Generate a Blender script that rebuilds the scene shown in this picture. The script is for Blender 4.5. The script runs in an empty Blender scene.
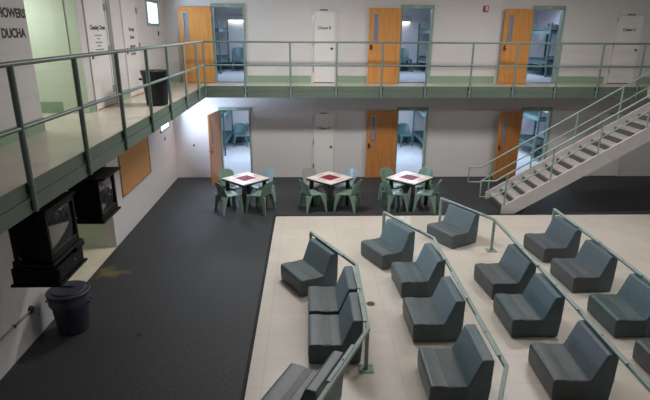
import bpy, math, random
from math import sin, cos, pi, radians
from mathutils import Vector, Matrix
random.seed(7)
SC = bpy.context.scene
COL = SC.collection

# ------------------------------------------------------------------ camera
def make_camera():
    H, f, p, yaw, roll = 4.3457, 514.8, 0.32036, 0.03293, 0.00601
    r = Vector((cos(yaw), -sin(yaw), 0)); fh = Vector((sin(yaw), cos(yaw), 0))
    fw = fh*cos(p) + Vector((0, 0, -sin(p))); u = r.cross(fw)
    r2 = cos(roll)*r + sin(roll)*u; u2 = -sin(roll)*r + cos(roll)*u
    m = Matrix((r2, u2, -fw)).transposed().to_4x4()
    m.translation = Vector((0, 0, H))
    cd = bpy.data.cameras.new('camera'); cd.sensor_fit = 'HORIZONTAL'; cd.sensor_width = 36
    cd.lens = f/650*36; cd.clip_start = .05; cd.clip_end = 200
    co = bpy.data.objects.new('camera', cd); COL.objects.link(co); co.matrix_world = m
    SC.camera = co
make_camera()

# ------------------------------------------------------------------ world, lamps, exposure
SC.view_settings.view_transform = 'Standard'
SC.view_settings.look = 'None'
SC.view_settings.gamma = 1
SC.view_settings.exposure = 0.27
SC.view_settings.use_curve_mapping = False
W = bpy.data.worlds.new('daylight'); SC.world = W; W.use_nodes = True
W.node_tree.nodes['Background'].inputs[0].default_value = (.86, .93, 1, 1)
W.node_tree.nodes['Background'].inputs[1].default_value = 1.6

def area(name, loc, direction, sx, sy, power, col=(1, 1, 1), spread=180):
    l = bpy.data.lights.new(name, 'AREA'); l.shape = 'RECTANGLE'; l.size = sx; l.size_y = sy
    l.energy = power; l.color = col; l.spread = radians(spread)
    o = bpy.data.objects.new(name, l); COL.objects.link(o); o.location = loc
    o.rotation_euler = Vector(direction).to_track_quat('-Z', 'Y').to_euler()
    return o
# ceiling fixtures of the hall
HALL = [(-.1, 11.2, 200), (5.6, 11.6, 105), (2.4, 7.6, 42), (6.8, 7.4, 45), (4.4, 3.2, 8), (8.6, 3.2, 12)]
for i, (x, y, pw) in enumerate(HALL):
    area('ceiling_lamp', (x, y, 5.68), (0, 0, -1), 1.8, .5, pw, (1, .975, .955))
# daylight through the two openings in the left wall
area('window_daylight', (-4.30, 14.2, 4.72), (1, .0, -.25), .9, .6, 60, (.72, .84, 1))
area('window_daylight', (-4.25, 14.37, 2.0), (1, .0, -.35), .9, .7, 170, (.66, .78, 1))
# corridor lamps behind the left wall
area('corridor_lamp', (-5.2, 8.75, 5.1), (0, 0, -1), .9, .5, 24, (.97, 1, .95))
area('corridor_lamp', (-5.2, 8.9, 2.45), (0, 0, -1), .6, .4, 4, (.97, 1, .72))
# cell lamps (each one by the fixture on the cell's rear wall)
CELLS = [(-3.80, -.3, -2.19), (1.05, 5.0, 3.11), (5.15, 8.72, 6.85)]     # x0, x1, door centre
for (x0, x1, c) in CELLS:
    for zb, pw in ((0, 105), (2.86, 75)):
        area('cell_lamp', (c + .1, 18.2, zb + 2.4), (0, -.25, -1), 1.4, .4, pw, (.66, .79, 1))

# ------------------------------------------------------------------ materials
def mat(name, col, rough=.6, metal=0, var=0, vscale=8, bump=0, bscale=40, spec=.5, coat=0):
    m = bpy.data.materials.new(name); m.use_nodes = True; nt = m.node_tree; b = nt.nodes['Principled BSDF']
    b.inputs['Base Color'].default_value = (*col, 1); b.inputs['Roughness'].default_value = rough
    b.inputs['Metallic'].default_value = metal; b.inputs['Specular IOR Level'].default_value = spec
    if coat: b.inputs['Coat Weight'].default_value = coat
    if var or bump:
        tc = nt.nodes.new('ShaderNodeTexCoord')
    if var:
        n = nt.nodes.new('ShaderNodeTexNoise'); n.inputs['Scale'].default_value = vscale; n.inputs['Detail'].default_value = 5
        nt.links.new(tc.outputs['Object'], n.inputs['Vector'])
        mr = nt.nodes.new('ShaderNodeMapRange'); mr.inputs[1].default_value = .3; mr.inputs[2].default_value = .7
        mr.inputs[3].default_value = 1 - var; mr.inputs[4].default_value = 1 + var
        nt.links.new(n.outputs['Fac'], mr.inputs[0])
        vm = nt.nodes.new('ShaderNodeVectorMath'); vm.operation = 'SCALE'; vm.inputs[0].default_value = col
        nt.links.new(mr.outputs[0], vm.inputs['Scale']); nt.links.new(vm.outputs[0], b.inputs['Base Color'])
    if bump:
        n2 = nt.nodes.new('ShaderNodeTexNoise'); n2.inputs['Scale'].default_value = bscale
        nt.links.new(tc.outputs['Object'], n2.inputs['Vector'])
        bp = nt.nodes.new('ShaderNodeBump'); bp.inputs['Strength'].default_value = bump; bp.inputs['Distance'].default_value = .01
        nt.links.new(n2.outputs['Fac'], bp.inputs['Height']); nt.links.new(bp.outputs[0], b.inputs['Normal'])
    return m

def block_wall(name, col, mortar=.93):
    """painted concrete block: courses 0.2 m high, blocks 0.4 m long"""
    m = bpy.data.materials.new(name); m.use_nodes = True; nt = m.node_tree; b = nt.nodes['Principled BSDF']
    g = nt.nodes.new('ShaderNodeNewGeometry'); s = nt.nodes.new('ShaderNodeSeparateXYZ'); nt.links.new(g.outputs['Position'], s.inputs[0])
    a = nt.nodes.new('ShaderNodeMath'); nt.links.new(s.outputs[0], a.inputs[0]); nt.links.new(s.outputs[1], a.inputs[1])
    c = nt.nodes.new('ShaderNodeCombineXYZ'); nt.links.new(a.outputs[0], c.inputs[0]); nt.links.new(s.outputs[2], c.inputs[1])
    br = nt.nodes.new('ShaderNodeTexBrick'); nt.links.new(c.outputs[0], br.inputs['Vector'])
    br.inputs['Scale'].default_value = 1; br.inputs['Brick Width'].default_value = .4; br.inputs['Row Height'].default_value = .2
    br.inputs['Mortar Size'].default_value = .006; br.inputs['Mortar Smooth'].default_value = .6
    br.inputs['Color1'].default_value = (*[v*1.0 for v in col], 1); br.inputs['Color2'].default_value = (*[v*.975 for v in col], 1)
    br.inputs['Mortar'].default_value = (*[v*mortar for v in col], 1)
    nt.links.new(br.outputs['Color'], b.inputs['Base Color']); b.inputs['Roughness'].default_value = .55
    iv = nt.nodes.new('ShaderNodeMath'); iv.operation = 'SUBTRACT'; iv.inputs[0].default_value = 1; nt.links.new(br.outputs['Fac'], iv.inputs[1])
    bp = nt.nodes.new('ShaderNodeBump'); bp.inputs['Strength'].default_value = .35; bp.inputs['Distance'].default_value = .006
    nt.links.new(iv.outputs[0], bp.inputs['Height']); nt.links.new(bp.outputs[0], b.inputs['Normal'])
    return m

def tile_floor(name, col, size=.305, joint=.86, rough=.35, worn=0):
    m = bpy.data.materials.new(name); m.use_nodes = True; nt = m.node_tree; b = nt.nodes['Principled BSDF']
    g = nt.nodes.new('ShaderNodeNewGeometry')
    br = nt.nodes.new('ShaderNodeTexBrick'); nt.links.new(g.outputs['Position'], br.inputs['Vector'])
    br.offset = 0; br.inputs['Scale'].default_value = 1; br.inputs['Brick Width'].default_value = size; br.inputs['Row Height'].default_value = size
    br.inputs['Mortar Size'].default_value = .006; br.inputs['Mortar Smooth'].default_value = .3
    br.inputs['Color1'].default_value = (*[v*1.0 for v in col], 1); br.inputs['Color2'].default_value = (*[v*.96 for v in col], 1)
    br.inputs['Mortar'].default_value = (*[v*joint for v in col], 1)
    n = nt.nodes.new('ShaderNodeTexNoise'); n.inputs['Scale'].default_value = 1.3; n.inputs['Detail'].default_value = 6
    nt.links.new(g.outputs['Position'], n.inputs['Vector'])
    mr = nt.nodes.new('ShaderNodeMapRange'); mr.inputs[1].default_value = .35; mr.inputs[2].default_value = .65; mr.inputs[3].default_value = .94; mr.inputs[4].default_value = 1.03
    nt.links.new(n.outputs['Fac'], mr.inputs[0])
    vm = nt.nodes.new('ShaderNodeVectorMath'); vm.operation = 'SCALE'
    nt.links.new(br.outputs['Color'], vm.inputs[0]); nt.links.new(mr.outputs[0], vm.inputs['Scale'])
    nt.links.new(vm.outputs[0], b.inputs['Base Color']); b.inputs['Roughness'].default_value = rough
    return m

def carpet_mat(name, col):
    m = bpy.data.materials.new(name); m.use_nodes = True; nt = m.node_tree; b = nt.nodes['Principled BSDF']
    g = nt.nodes.new('ShaderNodeNewGeometry')
    n = nt.nodes.new('ShaderNodeTexNoise'); n.inputs['Scale'].default_value = 28; n.inputs['Detail'].default_value = 6
    n.inputs['Roughness'].default_value = .8
    nt.links.new(g.outputs['Position'], n.inputs['Vector'])
    mr = nt.nodes.new('ShaderNodeMapRange'); mr.inputs[1].default_value = .35; mr.inputs[2].default_value = .65; mr.inputs[3].default_value = .5; mr.inputs[4].default_value = 1.6
    nt.links.new(n.outputs['Fac'], mr.inputs[0])
    # a pale yellow-brown patch near the left corridor
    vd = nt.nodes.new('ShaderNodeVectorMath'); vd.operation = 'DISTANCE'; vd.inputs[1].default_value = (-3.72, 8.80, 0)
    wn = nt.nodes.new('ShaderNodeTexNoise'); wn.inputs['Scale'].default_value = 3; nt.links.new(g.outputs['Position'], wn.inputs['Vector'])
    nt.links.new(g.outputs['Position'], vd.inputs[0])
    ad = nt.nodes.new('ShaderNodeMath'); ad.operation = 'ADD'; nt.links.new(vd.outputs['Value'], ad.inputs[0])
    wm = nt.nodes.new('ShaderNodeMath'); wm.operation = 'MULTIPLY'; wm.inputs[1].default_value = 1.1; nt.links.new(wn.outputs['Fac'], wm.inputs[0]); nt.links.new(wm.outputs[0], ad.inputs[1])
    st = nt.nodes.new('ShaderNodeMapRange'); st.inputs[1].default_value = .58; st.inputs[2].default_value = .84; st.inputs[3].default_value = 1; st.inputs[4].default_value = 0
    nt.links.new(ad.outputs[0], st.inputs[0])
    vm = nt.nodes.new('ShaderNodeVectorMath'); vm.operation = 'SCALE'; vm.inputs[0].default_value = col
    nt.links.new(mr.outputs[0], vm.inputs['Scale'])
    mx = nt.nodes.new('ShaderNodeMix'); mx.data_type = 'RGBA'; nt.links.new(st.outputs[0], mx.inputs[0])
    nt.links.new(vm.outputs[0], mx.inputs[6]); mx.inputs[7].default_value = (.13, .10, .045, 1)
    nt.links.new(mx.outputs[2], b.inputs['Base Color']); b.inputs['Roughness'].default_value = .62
    b.inputs['Specular IOR Level'].default_value = .35
    bp = nt.nodes.new('ShaderNodeBump'); bp.inputs['Strength'].default_value = .5; bp.inputs['Distance'].default_value = .01
    nt.links.new(n.outputs['Fac'], bp.inputs['Height']); nt.links.new(bp.outputs[0], b.inputs['Normal'])
    return m

def wood_mat(name, c1, c2, rough=.4):
    m = bpy.data.materials.new(name); m.use_nodes = True; nt = m.node_tree; b = nt.nodes['Principled BSDF']
    tc = nt.nodes.new('ShaderNodeTexCoord'); mp = nt.nodes.new('ShaderNodeMapping'); mp.inputs['Scale'].default_value = (22, 22, 1.6)
    nt.links.new(tc.outputs['Object'], mp.inputs[0])
    n = nt.nodes.new('ShaderNodeTexNoise'); n.inputs['Scale'].default_value = 1; n.inputs['Detail'].default_value = 5; nt.links.new(mp.outputs[0], n.inputs['Vector'])
    cr = nt.nodes.new('ShaderNodeValToRGB'); cr.color_ramp.elements[0].position = .3; cr.color_ramp.elements[1].position = .7
    cr.color_ramp.elements[0].color = (*c1, 1); cr.color_ramp.elements[1].color = (*c2, 1)
    nt.links.new(n.outputs['Fac'], cr.inputs[0]); nt.links.new(cr.outputs[0], b.inputs['Base Color']); b.inputs['Roughness'].default_value = rough
    return m

def glow(name, col, s):
    m = bpy.data.materials.new(name); m.use_nodes = True; b = m.node_tree.nodes['Principled BSDF']
    b.inputs['Base Color'].default_value = (.9, .9, .9, 1); b.inputs['Emission Color'].default_value = (*col, 1); b.inputs['Emission Strength'].default_value = s
    return m

def glass(name):
    """thin clear pane: mostly see-through, a little mirror"""
    m = bpy.data.materials.new(name); m.use_nodes = True; nt = m.node_tree; nt.nodes.remove(nt.nodes['Principled BSDF'])
    t = nt.nodes.new('ShaderNodeBsdfTransparent'); t.inputs[0].default_value = (.92, .95, .97, 1)
    g = nt.nodes.new('ShaderNodeBsdfGlossy'); g.inputs['Roughness'].default_value = .03
    mx = nt.nodes.new('ShaderNodeMixShader'); mx.inputs[0].default_value = .06
    nt.links.new(t.outputs[0], mx.inputs[1]); nt.links.new(g.outputs[0], mx.inputs[2]); nt.links.new(mx.outputs[0], nt.nodes['Material Output'].inputs[0])
    return m

M = dict(
    wall=block_wall('painted_block_white', (.62, .60, .595)),
    wallgreen=block_wall('painted_block_green', (.56, .63, .52)),
    cellwall=block_wall('painted_block_cell', (.60, .60, .63)),
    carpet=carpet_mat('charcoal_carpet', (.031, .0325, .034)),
    tile=tile_floor('beige_vinyl_tile', (.58, .525, .46), size=.61, joint=.8),
    uptile=tile_floor('cream_vinyl_tile', (.64, .575, .48), rough=.22),
    celltile=tile_floor('cell_floor', (.52, .54, .57), rough=.25),
    ceiling=mat('ceiling_white', (.62, .61, .59), .8, var=.02),
    green=mat('sage_green_paint', (.105, .145, .115), .45, var=.05, vscale=6),
    greenband=mat('sage_green_base', (.24, .34, .24), .5, var=.04, vscale=6),
    railgreen=mat('rail_green_enamel', (.155, .21, .195), .38, var=.05, vscale=15),
    seatrail=mat('seat_rail_enamel', (.235, .32, .285), .5, var=.07, vscale=18),
    barmetal=mat('mounting_bar_metal', (.27, .35, .335), .5, metal=.0, var=.08, vscale=12),
    frame=mat('frame_green', (.24, .33, .27), .45, var=.04),
    blackstrip=mat('black_rubber', (.003, .003, .004), .8, var=.1),
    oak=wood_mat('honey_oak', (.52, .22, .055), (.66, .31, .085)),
    oakshade=wood_mat('honey_oak_shaded', (.40, .155, .045), (.52, .22, .065)),  # same oak, with the walkway's shade on the lower doors put into the colour
    whitedoor=mat('door_enamel', (.70, .68, .66), .45, var=.02, vscale=3),
    steel=mat('brushed_steel', (.45, .45, .46), .35, metal=.8, var=.05),
    darkmetal=mat('dark_metal', (.05, .05, .055), .4, metal=.5, var=.1),
    winglass=mat('wired_glass', (.26, .27, .30), .12, var=.2, vscale=30),
    clear=glass('window_pane'),
    ink=mat('black_ink', (.02, .02, .022), .6, var=.05),
    inkgrey=mat('faded_ink', (.13, .12, .115), .6, var=.05),
    stair=mat('stair_paint', (.52, .50, .50), .5, var=.05, vscale=5),
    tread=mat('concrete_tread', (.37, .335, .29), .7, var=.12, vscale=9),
    riser=mat('riser_shaded', (.085, .082, .085), .6, var=.1, vscale=9),  # grey risers darkened: the shade between treads is painted in
    cork=mat('cork', (.50, .25, .09), .85, var=.13, vscale=30, bump=.3, bscale=90),
    corkframe=wood_mat('cork_frame', (.34, .16, .05), (.44, .22, .08)),
    paper=mat('paper', (.62, .62, .68), .7, var=.04),
    tv=mat('tv_plastic', (.004, .004, .0045), .5, spec=.25, var=.15, vscale=10),
    tvside=mat('tv_matt_plastic', (.003, .003, .0035), .6, spec=.2, var=.15, vscale=10),
    screen=mat('tv_glass', (.018, .019, .02), .06, var=.05, coat=.4),
    can=mat('grey_blue_bin_plastic', (.030, .035, .052), .45, var=.08, vscale=6),
    canblack=mat('black_bin_plastic', (.012, .013, .018), .4, var=.08, vscale=6),
    bag=mat('clear_bin_liner', (.07, .08, .10), .25, var=.25, vscale=25),
    ttop=mat('table_laminate', (.66, .59, .53), .35, var=.04, vscale=5),
    tblack=mat('table_black_steel', (.012, .013, .016), .35, var=.1),
    red=mat('board_red', (.36, .015, .05), .6, var=.06),
    darkred=mat('board_dark', (.035, .004, .012), .6, var=.06),
    pink=mat('rule_print', (.36, .10, .13), .5, var=.2, vscale=60),
    chair=mat('chair_green_plastic', (.155, .25, .20), .38, var=.05, vscale=6),
    chairgrey=mat('chair_grey_plastic', (.27, .27, .25), .38, var=.05, vscale=6),
    bluesheen_frame=mat('blue_grey_sheen_and_frame', (.24, .33, .36), .25, var=.05, vscale=6),  # painted bluish reflection for two green chairs; own colour of the window frames
    bunk=mat('bunk_teal_steel', (.065, .135, .145), .4, var=.06),
    mattress=mat('mattress_dark', (.018, .035, .032), .5, var=.2),
    blanket=mat('blanket_dark', (.02, .02, .025), .9, var=.3, bump=.5, bscale=14),
    alarmred=mat('alarm_red', (.42, .025, .02), .35, var=.03),
    alarmwhite=mat('strobe_lens', (.75, .74, .72), .2, var=.03),
    lampbody=mat('lamp_housing', (.52, .52, .52), .4, var=.03),
    glowcell=glow('cell_diffuser', (.95, .95, .85), 5),
    glowhall=glow('hall_diffuser', (1, .96, .9), 3),
    drain=mat('drain_brass', (.13, .085, .04), .45, metal=.3, var=.15, vscale=40),
    white=mat('white_plastic', (.42, .44, .42), .4, var=.03),
)
def seatmat(name, col, worn):
    """polyurethane-skinned foam: a worn, slightly lighter and browner patch where people sit"""
    m = mat(name, col, .42, var=.1, vscale=7, bump=.12, bscale=60, spec=.45)
    return m
M['seat_grey'] = seatmat('seat_skin_grey', (.080, .106, .112), 0)
M['seat_slate'] = seatmat('seat_skin_slate', (.066, .078, .086), 0)
M['seat_teal'] = seatmat('seat_skin_teal', (.048, .084, .088), 0)
M['seat_worn'] = mat('seat_worn_band', (.068, .084, .086), .5, var=.16, vscale=6)
M['back_grey'] = seatmat('back_daylit_grey', (.090, .136, .156), 0)  # same skin as the seats; bluish window light on the backs painted in
M['back_slate'] = seatmat('back_daylit_slate', (.072, .104, .122), 0)
M['back_teal'] = seatmat('back_daylit_teal', (.056, .100, .122), 0)

# ------------------------------------------------------------------ mesh helpers
class MB:
    def __init__(s): s.v = []; s.f = []; s.m = []
    def add(s, vs, fs, mi=0):
        b = len(s.v); s.v += [tuple(v) for v in vs]; s.f += [tuple(i + b for i in f) for f in fs]; s.m += [mi]*len(fs); return s
    def box(s, x0, x1, y0, y1, z0, z1, mi=0, T=None):
        vs = [Vector((x, y, z)) for x in (x0, x1) for y in (y0, y1) for z in (z0, z1)]
        if T is not None: vs = [T @ v for v in vs]
        return s.add(vs, [(0, 1, 3, 2), (4, 6, 7, 5), (0, 4, 5, 1), (2, 3, 7, 6), (0, 2, 6, 4), (1, 5, 7, 3)], mi)
    def prism(s, poly, a, b, fn, mi=0):
        n = len(poly); vs = [fn(p, a) for p in poly] + [fn(p, b) for p in poly]
        return s.add(vs, [tuple(range(n))[::-1], tuple(range(n, 2*n))] + [(i, (i+1) % n, n + (i+1) % n, n + i) for i in range(n)], mi)
    def tube(s, pts, r, n=10, mi=0, square=False, cap=True):
        pts = [Vector(p) for p in pts]; rings = []
        if square: n = 4
        for i, p in enumerate(pts):
            if i == 0: d = pts[1] - p
            elif i == len(pts)-1: d = p - pts[i-1]
            else: d = (pts[i+1] - p).normalized() + (p - pts[i-1]).normalized()
            d.normalize()
            up = Vector((0, 0, 1)) if abs(d.z) < .95 else Vector((1, 0, 0))
            a = d.cross(up).normalized(); b = a.cross(d).normalized()
            k = 1
            if 0 < i < len(pts)-1:
                c = (pts[i+1]-p).normalized().dot((p-pts[i-1]).normalized()); k = 1/max(.5, math.sqrt((1+c)/2))
            off = pi/4 if square else 0; rr = r*math.sqrt(2) if square else r
            rings.append([p + (a*cos(2*pi*j/n+off)*k + b*sin(2*pi*j/n+off))*rr for j in range(n)])
        vs = [v for R_ in rings for v in R_]; fs = []
        for i in range(len(rings)-1):
            for j in range(n):
                fs.append((i*n+j, i*n+(j+1) % n, (i+1)*n+(j+1) % n, (i+1)*n+j))
        if cap: fs += [tuple(range(n))[::-1], tuple(range((len(rings)-1)*n, len(rings)*n))]
        return s.add(vs, fs, mi)
    def lathe(s, prof, n=28, c=(0, 0, 0), mi=0):
        vs = [(c[0]+r*cos(2*pi*j/n), c[1]+r*sin(2*pi*j/n), c[2]+z) for r, z in prof for j in range(n)]
        fs = [(i*n+j, i*n+(j+1) % n, (i+1)*n+(j+1) % n, (i+1)*n+j) for i in range(len(prof)-1) for j in range(n)]
        fs += [tuple(range(n))[::-1], tuple(range((len(prof)-1)*n, len(prof)*n))]
        return s.add(vs, fs, mi)
    def build(s, name, mats, parent=None, world=False, bevel=0, seg=2, smooth=False, kind=None):
        off = Vector((0, 0, 0)); q = parent
        while world and q is not None: off = off + q.location; q = q.parent
        me = bpy.data.meshes.new(name); me.from_pydata([tuple(Vector(v)-off) for v in s.v], [], s.f)
        for m_ in (mats if isinstance(mats, (list, tuple)) else [mats]): me.materials.append(m_)
        for p, k in zip(me.polygons, s.m): p.material_index = k
        me.update()
        import bmesh
        bm = bmesh.new(); bm.from_mesh(me); bmesh.ops.recalc_face_normals(bm, faces=bm.faces); bm.to_mesh(me); bm.free()
        if smooth:
            for p in me.polygons: p.use_smooth = True
        o = bpy.data.objects.new(name, me); COL.objects.link(o)
        if parent is not None: o.parent = parent
        if bevel:
            b = o.modifiers.new('bevel', 'BEVEL'); b.width = bevel; b.segments = seg; b.limit_method = 'ANGLE'; b.angle_limit = radians(35); b.harden_normals = True
            for p in me.polygons: p.use_smooth = True
        elif smooth:
            e = o.modifiers.new('split', 'EDGE_SPLIT'); e.split_angle = radians(40)
        if kind: o['kind'] = kind
        return o
def struct(name, mb, m, **k):
    return mb.build(name, m, kind='structure', **k)
def thing(name, label=None, cat=None, loc=(0, 0, 0), rz=0, group=None, kind=None):
    o = bpy.data.objects.new(name, None); COL.objects.link(o); o.location = loc; o.rotation_euler = (0, 0, rz)
    o.empty_display_size = .1
    tag(o, label, cat, group, kind); return o
def tag(o, label=None, cat=None, group=None, kind=None):
    if label: o['label'] = label
    if cat: o['category'] = cat
    if group: o['group'] = group
    if kind: o['kind'] = kind
    return o
def copy_tree(root, loc, rz=None, label=None, mats=None):
    r = root.copy(); COL.objects.link(r); r.location = loc
    if rz is not None: r.rotation_euler = (0, 0, rz)
    if label: r['label'] = label
    def rec(a, b):
        for ch in a.children:
            c = ch.copy(); COL.objects.link(c); c.parent = b
            if mats and ch.type == 'MESH' and len(ch.data.materials) == 1 and ch.data.materials[0].name in mats:
                c.data = ch.data.copy(); c.data.materials[0] = mats[ch.data.materials[0].name]
            rec(ch, c)
    rec(root, r); return r
def lettering(text, size, m, parent, loc, rot, name='lettering', bold=0.0, sx=1.0, tilt=None):
    cu = bpy.data.curves.new(name, 'FONT'); cu.body = text; cu.size = size; cu.align_x = 'CENTER'; cu.align_y = 'CENTER'; cu.extrude = .0015; cu.offset = bold
    tmp = bpy.data.objects.new('tmp_text', cu); COL.objects.link(tmp)
    dg = bpy.context.evaluated_depsgraph_get(); dg.update()
    me = bpy.data.meshes.new_from_object(tmp.evaluated_get(dg)); bpy.data.objects.remove(tmp)
    for v in me.vertices: v.co.x *= sx
    me.materials.clear(); me.materials.append(m)
    o = bpy.data.objects.new(name, me); COL.objects.link(o); o.rotation_euler = rot; o.location = loc
    if parent is not None: o.parent = parent
    return o

# ------------------------------------------------------------------ room shell
XW, YB, ZU, XE, YE = -4.01, 15.35, 2.86, -2.82, 14.27
XR, YN, ZC = 11.2, -2.5, 5.85
ZS = 2.58                                       # underside of the upper floor
UDX, LDX = (-2.235, 3.08, 6.83), (-2.19, 3.11, 6.87)      # door centres
OW = .435                                        # half of a door opening
def back_wall():
    b = MB(); y0, y1 = YB, YB + .2
    for zb, zt, cs in ((0, ZU, LDX), (ZU, ZC, UDX)):
        xs = [XW - .2]
        for c in cs: xs += [c - OW, c + OW]
        xs.append(XR + .2)
        for i in range(0, len(xs), 2): b.box(xs[i], xs[i+1], y0, y1, zb, zt)
        for c in cs: b.box(c - OW, c + OW, y0, y1, zb + 2.10, zt)
    return struct('wall_back', b, M['wall'])
back_wall()
def left_wall():
    b = MB(); x0, x1 = XW - .2, XW
    R0, R1 = 7.9, 9.62                            # upper corridor
    b.box(x0, x1, YN, R0, ZU, ZC); b.box(x0, x1, R1, 13.70, ZU, ZC)
    b.box(x0, x1, 14.72, YB, ZU, ZC); b.box(x0, x1, 13.70, 14.72, ZU, 4.40); b.box(x0, x1, 13.70, 14.72, 5.03, ZC)
    b.box(x0, x1, YN, 7.75, 0, ZU); b.box(x0, x1, 10.02, 13.92, 0, ZU); b.box(x0, x1, 14.80, YB, 0, ZU)
    b.box(x0, x1, 13.92, 14.80, 0, 1.63); b.box(x0, x1, 13.92, 14.80, 2.42, ZU)
    return struct('wall_left', b, M['wall'])
left_wall()
b = MB(); b.box(XR, XR + .2, YN, YB, 0, ZC); struct('wall_right', b, M['wall'])
b = MB(); b.box(XW - .2, XR + .2, YN - .2, YN, 0, ZC); struct('wall_front', b, M['wall'])
b = MB(); b.box(XW - .2, XR + .2, YN - .2, YB + .2, ZC, ZC + .15); struct('ceiling', b, M['ceiling'])
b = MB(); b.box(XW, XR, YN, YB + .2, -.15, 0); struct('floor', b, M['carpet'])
TX, TY = -.805, 11.82
b = MB(); b.box(TX, XR, YN, TY, 0, .006); struct('floor_tiles', b, M['tile'])
b = MB(); b.box(TX - .05, TX, YN, TY + .05, 0, .010); b.box(TX, XR, TY, TY + .05, 0, .010); struct('trim_1', b, M['blackstrip'])
# upper floor: left and rear walkway, and the one under the viewer
b = MB(); b.box(XW, XE, YN, YB, ZS, ZU); b.box(XE, XR, YE, YB, ZS, ZU); b.box(XE, XR, YN, .35, ZS, ZU)
b.box(9.42, 10.6, 11.9, YE, ZS, ZU)
for c in UDX: b.box(c - OW, c + OW, YB, YB + .2, ZS, ZU)
struct('floor_upper', b, M['uptile'])
# green steel edge channels of the walkways
b = MB(); b.box(XE, XE + .012, .35, YE - .012, 2.735, 2.875); b.box(XE, XE + .03, .35, YE - .03, 2.565, 2.725); struct('trim_2', b, M['green'])
b = MB(); b.box(XE, 9.42, YE - .012, YE, 2.735, 2.875); b.box(XE, 9.42, YE - .03, YE, 2.565, 2.725); struct('trim_3', b, M['green'])
# corridors behind the left wall (upper: showers, lower)
b = MB()
b.box(-7.2, XW - .2, 9.62, 9.8, ZU, ZC - .3); b.box(-7.2, XW - .2, 7.7, 7.9, ZU, ZC - .3); b.box(-7.35, -7.2, 7.7, 9.8, ZU, ZC - .3)
b.box(-4.46, XW - .201, 9.58, 9.62, ZU, ZC - .3); b.box(XW - .201, XW - .002, 9.60, 9.62, ZU, ZC - .3)
struct('wall_corridor_upper', b, M['wallgreen'])
b = MB(); b.box(-7.35, XW - .2, 7.7, 9.8, ZC - .3, ZC - .2); struct('ceiling_corridor', b, M['ceiling'])
b = MB(); b.box(-7.35, XW, 7.7, 10.2, ZS, ZU); struct('floor_corridor_upper', b, M['uptile'])
b = MB()
b.box(-7.2, XW - .2, 10.02, 10.2, 0, ZS); b.box(-7.2, XW - .2, 7.55, 7.75, 0, ZS); b.box(-7.35, -7.2, 7.55, 10.2, 0, ZS)
struct('wall_corridor_lower', b, M['wallgreen'])
b = MB(); b.box(-7.35, XW, 7.55, 10.2, -.1, .004); struct('floor_corridor', b, M['uptile'])
# base bands
def bands():
    b = MB(); z0, z1 = ZU, ZU + .20
    xs = [(XW, -3.62), (-1.75, .08), (.82, 1.70), (3.57, 5.45), (7.32, 8.74), (9.74, XR)]
    for x0, x1 in xs: b.box(x0, x1, YB - .012, YB, z0, z1)
    struct('baseboard_back', b, M['greenband'])
    b = MB()
    for y0, y1 in [(YN, 7.9), (9.62, 9.88), (11.16, 11.82), (12.98, YB - .012)]: b.box(XW, XW + .012, y0, y1, z0, z1)
    b.box(-7.2, -4.42, 9.608, 9.62, z0, z1)
    struct('baseboard_left', b, M['greenband'])
bands()
# cells
def cell(x0, x1, zb, zt, c):
    y0, y1 = YB + .2, 20.5
    b = MB(); b.box(x0 - .12, x0, y0, y1, zb, zt); b.box(x1, x1 + .12, y0, y1, zb, zt); b.box(x0 - .12, x1 + .12, y1, y1 + .12, zb, zt)
    struct('wall_cell', b, M['cellwall'])
    b = MB(); b.box(x0 - .12, x1 + .12, y0 if zb else y0, y1 + .12, zt, zt + .08)
    struct('ceiling_cell', b, M['ceiling'])
    b = MB(); b.box(x0 - .12, x1 + .12, y0, y1 + .12, zb - .1, zb + .003); struct('floor_cell', b, M['celltile'])
    b = MB(); b.box(x0, x1, y1 - .012, y1, zb, zb + .26); b.box(x0, x0 + .012, y0, y1, zb, zb + .26); b.box(x1 - .012, x1, y0, y1, zb, zb + .26)
    struct('baseboard_cell', b, M['bunk'])
for (x0, x1, c) in CELLS:
    cell(x0, x1, 0, 2.5, c); cell(x0, x1, ZU, 5.35, c)

# ------------------------------------------------------------------ windows of the left wall
def window(n, y0, y1, z0, z1, label):
    t = thing('window_%d' % n, label, None, (XW, (y0+y1)/2, z0), kind='structure')
    b = MB(); w = .07
    b.box(XW - .15, XW + .02, y0, y0 + w, z0, z1); b.box(XW - .15, XW + .02, y1 - w, y1, z0, z1)
    b.box(XW - .15, XW + .02, y0 + w, y1 - w, z0, z0 + w); b.box(XW - .15, XW + .02, y0 + w, y1 - w, z1 - w, z1)
    b.build('window_frame', M['bluesheen_frame'], t, world=True, bevel=.006)
    b = MB(); b.box(XW - .09, XW - .08, y0 + w, y1 - w, z0 + w, z1 - w); b.build('pane', M['clear'], t, world=True)
window(1, 13.70, 14.72, 4.40, 5.03, 'bright window high in the upper left corner')
window(2, 13.92, 14.80, 1.63, 2.42, 'bright window just under the walkway in the left corner')

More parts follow.
